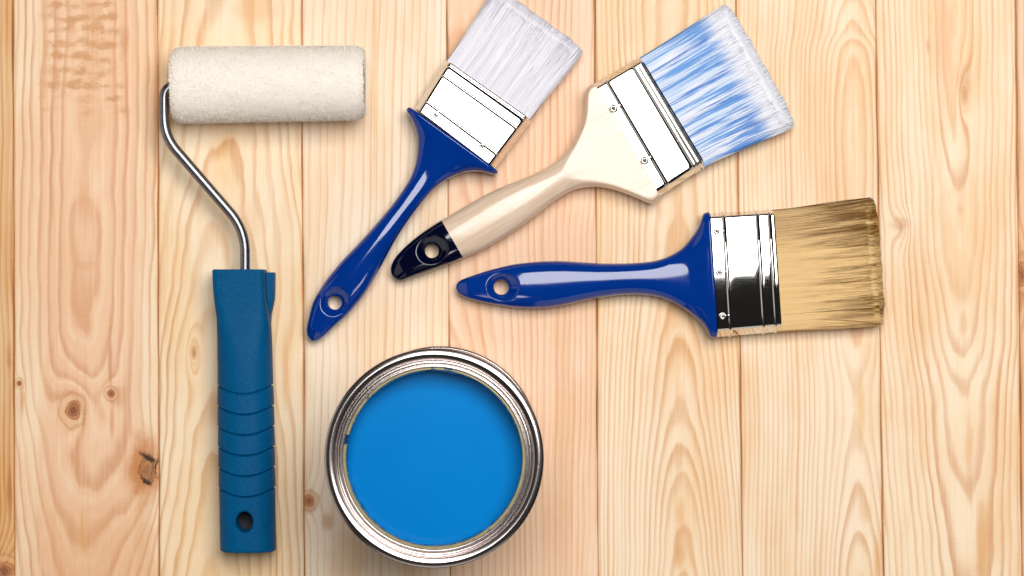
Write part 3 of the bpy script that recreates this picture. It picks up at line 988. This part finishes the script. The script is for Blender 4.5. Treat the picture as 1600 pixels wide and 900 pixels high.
ww = rng.uniform(0.00009, 0.00017, (nf, 1))
mid_ = p0 + dirv * ln * 0.55 + rad * 0.0001
end_ = p0 + dirv * ln + tan * rng.normal(0, 0.0003, (nf, 1))
FV = np.stack([p0 - wv * ww, p0 + wv * ww, mid_ + wv * ww * 0.8, mid_ - wv * ww * 0.8, end_], 1).reshape(-1, 3)
bi = np.arange(nf)[:, None] * 5 + len(sv)
FT = np.concatenate([bi + np.array([0, 1, 2]), bi + np.array([0, 2, 3]), bi + np.array([3, 2, 4])])
tone = np.concatenate([np.full(len(sv), 0.3), np.repeat(rng.uniform(0.1, 1, nf), 5)])
sl = fast_mesh('sleeve', np.concatenate([sv, FV]) - RO, np.concatenate([np.array(stt), FT]), M_fleece, roll, {'tone': tone, 'hair': np.concatenate([np.zeros(len(sv)), np.ones(nf * 5)])})
# plastic plugs in the ends of the sleeve
for nm, (e0, e1) in (('end_cap', (-0.0012, 0.006)), ('end_cap', (Ls - 0.006, Ls - 0.0008))):
    rings = []
    for e, r_ in ((e0, 0.009), (e0 + 0.0004, 0.0118), (e0 + 0.0012, 0.0124), (e1 - 0.0012, 0.0124), (e1 - 0.0004, 0.0118), (e1, 0.009)):
        rings.append(np.array([c0 + ax * e + r_ * (math.cos(t) * px_ + math.sin(t) * up) - RO for t in np.linspace(0, 2 * math.pi, 40, endpoint=False)]))
    v, f = loft(rings)
    mesh_obj(nm, v, f, M_core, roll, angle=35)
# bent steel rod
pts = [W(300, 133, RZ), W(256.5, 134, RZ), W(256.3, 213, RZ), W(383, 359, 0.0178), W(382.6, 470, 0.0175)]
path = fillet(pts, [0.0072, 0.0105, 0.0130], 14)
path = [p - RO for p in path]
dense = []
for i in range(len(path) - 1):
    n_ = max(1, int(np.linalg.norm(path[i + 1] - path[i]) / 0.0012))
    for k in range(n_):
        dense.append(path[i] + (path[i + 1] - path[i]) * k / n_)
dense.append(path[-1])
v, f = tube(dense, 0.00285, 28)
mesh_obj('rod', v, f, M_steel, roll)
# handle: square head scooped into a round ribbed grip
HT = 0.016
v0_, v1_ = 421.0, 861.0
Lg = [(421, 333.6), (445, 334.4), (469, 336.4), (507, 340), (560, 340.3), (613, 340.6), (720, 342), (773, 342.9), (861, 344.4)]
Rg = [(421, 414.6), (445, 415.6), (469, 417), (490, 420), (520, 423.5), (560, 425.5), (613, 427), (720, 429), (861, 431)]
fl = pchip([q_[0] for q_ in Lg], [q_[1] for q_ in Lg]); fr_ = pchip([q_[0] for q_ in Rg], [q_[1] for q_ in Rg])
ftop = pchip([421, 455, 485, 520, 560, 600, 700, 800, 861], [0.0272, 0.0270, 0.0272, 0.0296, 0.0312, 0.0316, 0.0316, 0.0310, 0.0304])
fexp = pchip([421, 460, 500, 540, 590, 861], [11, 9, 5.0, 3.0, 2.45, 2.6])
grooves = [601.5 + 31.9 * k for k in range(6)]
rings = []
MH = 96
aa = np.linspace(0, 2 * np.pi, MH, endpoint=False) + np.pi / MH
NV = 620
vs = np.concatenate([np.linspace(v0_, 590, 130), np.linspace(590.4, 790, 420), np.linspace(791, v1_, 60)])
for vv_ in vs:
    zt = float(ftop(vv_)); zc_ = zt / 2
    h = (float(fr_(vv_)) - float(fl(vv_))) / 2; cu_ = (float(fr_(vv_)) + float(fl(vv_))) / 2
    n = 2.0 / float(fexp(vv_))
    cx_, sx_ = np.cos(aa), np.sin(aa)
    yy = np.sign(cx_) * np.abs(cx_) ** n
    zz_ = np.sign(sx_) * np.abs(sx_) ** n
    # rounded ends
    e = min((vv_ - v0_) / 3.0, 1.0); e2 = min((v1_ - vv_) / 5.0, 1.0)
    shr = 1 - 0.05 * (1 - math.sqrt(max(0, 1 - (1 - e) ** 2))) - 0.07 * (1 - math.sqrt(max(0, 1 - (1 - e2) ** 2)))
    # grooves sag towards the lower end in the middle of the upper face
    sag = 13.0 * (1 - yy ** 2) * np.where(zz_ > 0, 1.0, 1.0)
    gd = np.zeros(MH)
    for g_ in grooves:
        dlt = (vv_ - (g_ + sag)) / 2.3
        gd = np.maximum(gd, np.where(np.abs(dlt) < 1, 0.5 * (1 + np.cos(np.pi * np.clip(dlt, -1, 1))), 0))
    # each rib swells a little above the groove below it
    sw_ = np.zeros(MH)
    ph_ = (vv_ - (grooves[0] + sag)) / 31.9
    inside = (ph_ > 0) & (ph_ < 5)
    sw_ = np.where(inside, 0.0003 * (np.mod(ph_, 1.0)), 0)
    k = shr - gd * 0.0011 / 0.0155 + sw_ / 0.0155
    zq = zc_ + zc_ * zz_ * k
    base = np.stack([W(cu_ + h * yy[i_] * k[i_], vv_, HT) for i_ in range(MH)])
    base[:, 2] = np.maximum(zq, 0.0002)
    rings.append(base - RO)
v, f = loft(rings)
h = mesh_obj('handle', v, f, M_teal, roll, angle=45)
hc = W(381.5, 816, 0.031) - RO
cv_, cf_ = [], []
prof = [(1e-5, 0.012), (0.0050, 0.012), (0.0050, 0.0294), (0.0054, 0.0303), (0.0062, 0.0312), (0.0075, 0.0325), (0.0075, 0.04), (1e-5, 0.04)]
cv_, cf_ = lathe(prof, 48, closed=True)
cv_ = [(q_[0] * 0.93 + hc[0], q_[1] * 1.12 + hc[1], q_[2]) for q_ in cv_]
cut(h, cv_, cf_)
# lower lip of the square head, showing past its right side
lip = []
for vv_, ru, zt in [(425.5, 427.5, 0.0128), (426.5, 428.6, 0.0134), (450, 428.4, 0.0134), (467, 427.8, 0.0132), (478, 425.6, 0.0126), (492, 422.5, 0.0112), (520, 421, 0.010)]:
    rect = []
    lu = 345.0
    for (uu, zz_) in ((lu, 0.0006), (ru - 1.2, 0.0006), (ru, 0.0022), (ru, zt - 0.0016), (ru - 1.2, zt), (lu, zt)):
        q_ = W(uu, vv_, 0.012); q_[2] = zz_
        rect.append(q_ - RO)
    lip.append(np.array(rect))
v, f = loft(lip)
o = mesh_obj('head_flange', v, f, M_teal, roll, angle=50)
# dark disc on the hang hole's floor, its shade put into the colour
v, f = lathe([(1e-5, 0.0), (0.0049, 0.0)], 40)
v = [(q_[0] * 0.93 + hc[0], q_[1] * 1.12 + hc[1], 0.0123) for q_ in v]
mesh_obj('hole_shade_disc', v, f, M_black, roll, smooth=False)


# ------------------------------------------------------------------ open paint can
H = 0.125
ce = W(678.2, 716.6, H)
can = empty('paint_can', (ce[0], ce[1], 0.0), 0.0, 'open round metal paint can filled with bright blue paint', 'paint can')
Ro = 172.0 * S * (D - H) / D


def arc(cr, cz, r, a0, a1, n=9, flat=1.0):
    return [(cr + r * math.cos(math.radians(t)), cz + r * flat * math.sin(math.radians(t))) for t in np.linspace(a0, a1, n)]


body = [(Ro - 0.0022, 0.0012)] + arc(Ro - 0.0022, 0.0022, 0.0012, -90, 90, 7) + [(Ro - 0.0026, 0.0046), (Ro - 0.0026, 0.040), (Ro - 0.0023, 0.041), (Ro - 0.0026, 0.042), (Ro - 0.0026, 0.084), (Ro - 0.0023, 0.085), (Ro - 0.0026, 0.086), (Ro - 0.0026, H - 0.006)]
v, f = lathe(body, 160)
mesh_obj('can_body', v, f, M_can, can, angle=40)
v, f = lathe([(1e-5, 0.0016), (Ro - 0.003, 0.0016)], 96)
mesh_obj('can_bottom', v, f, M_can, can, smooth=False)
# rolled rim: outer curl, shallow stepped channel, inner bead
rim = [(Ro - 0.0026, H - 0.0062)] + arc(Ro - 0.0008, H - 0.0023, 0.0008, -120, 60, 12, 1.4)
for t in np.linspace(0, 1, 17):                                  # broad, barely crowned top of the curl
    rim.append((Ro - 0.0005 - 0.0048 * t, H - 0.0012 + 0.00075 * (1 - abs(2 * t - 1) ** 1.5)))
rim += [(Ro - 0.0056, H - 0.0019), (Ro - 0.0058, H - 0.0030), (Ro - 0.0060, H - 0.0031)]
for t in np.linspace(0, 1, 9):
    rim.append((Ro - 0.0062 - 0.0019 * t, H - 0.0026 + 0.0004 * (1 - abs(2 * t - 1) ** 1.6)))
rim += [(Ro - 0.0083, H - 0.0034), (Ro - 0.0085, H - 0.0034)]
rim += arc(Ro - 0.0092, H - 0.0026, 0.00062, 10, 180, 9, 1.1)
rim += [(Ro - 0.0099, H - 0.0046)]
v, f = lathe(rim, 240)
mesh_obj('rim', v, f, M_can, can, angle=60)
Ri = Ro - 0.0098
lipp = [(Ri, H - 0.0036), (Ri - 0.0005, H - 0.0031), (Ri - 0.0010, H - 0.0030), (Ri - 0.0014, H - 0.0035), (Ri - 0.0015, H - 0.0050), (Ri - 0.0015, H - 0.0085), (Ri - 0.0011, H - 0.0090)]
v, f = lathe(lipp, 240)
mesh_obj('inner_lip', v, f, M_lip, can, angle=60)
# inside wall under the lip
v, f = lathe([(Ri - 0.0011, H - 0.0090), (Ri + 0.003, H - 0.0095), (Ro - 0.0032, H - 0.012), (Ro - 0.0032, 0.002)], 160)
mesh_obj('inside_wall', v, f, M_can, can, angle=40)
# paint surface, with a slight meniscus where it meets the wall
ZP = H - 0.0215
prof = [(1e-5, ZP)] + [(r_, ZP) for r_ in np.linspace(0.004, Ro - 0.0052, 14)] + [(Ro - 0.0042, ZP + 0.0003), (Ro - 0.0034, ZP + 0.0012)]
v, f = lathe(prof, 160)
mesh_obj('paint', v, f, M_paint, can)
# ragged smears of drying paint left on the lip when the lid came off
def smear(a0, a1, depth, seed):
    r2 = np.random.default_rng(seed)
    n_ = max(20, int((a1 - a0) * 1.4))
    an = np.radians(np.linspace(a0, a1, n_))
    wv_ = np.interp(np.arange(n_), np.arange(0, n_ + 6, 4), r2.uniform(0.25, 1.0, len(np.arange(0, n_ + 6, 4)))) * depth
    wv_ *= np.sin(np.pi * np.linspace(0.03, 0.97, n_)) ** 0.35
    vv, ff = [], []
    for t, d in zip(an, wv_):
        jag = r2.normal(0, 0.00016)
        for (r_, z_) in ((Ri - 0.00145, H - 0.0046), (Ri - 0.0017 - d * 0.25, H - 0.0043), (Ri - 0.0018 - d + jag, H - 0.0056), (Ri - 0.0016 - d * 0.6, H - 0.0068), (Ri - 0.00145, H - 0.0072)):
            vv.append((r_ * math.cos(t), r_ * math.sin(t), z_))
    for i in range(n_ - 1):
        for j in range(4):
            ff.append((i * 5 + j, (i + 1) * 5 + j, (i + 1) * 5 + j + 1, i * 5 + j + 1))
    mesh_obj('paint_smear', vv, ff, M_smear, can)
for a0, a1, d, sd in ((196, 240, 0.0012, 1), (238, 262, 0.0007, 2), (260, 304, 0.0010, 3), (150, 194, 0.0007, 4), (96, 134, 0.0008, 5), (66, 92, 0.0008, 6), (310, 352, 0.0006, 7), (20, 54, 0.0005, 8)):
    smear(a0, a1, d, sd)
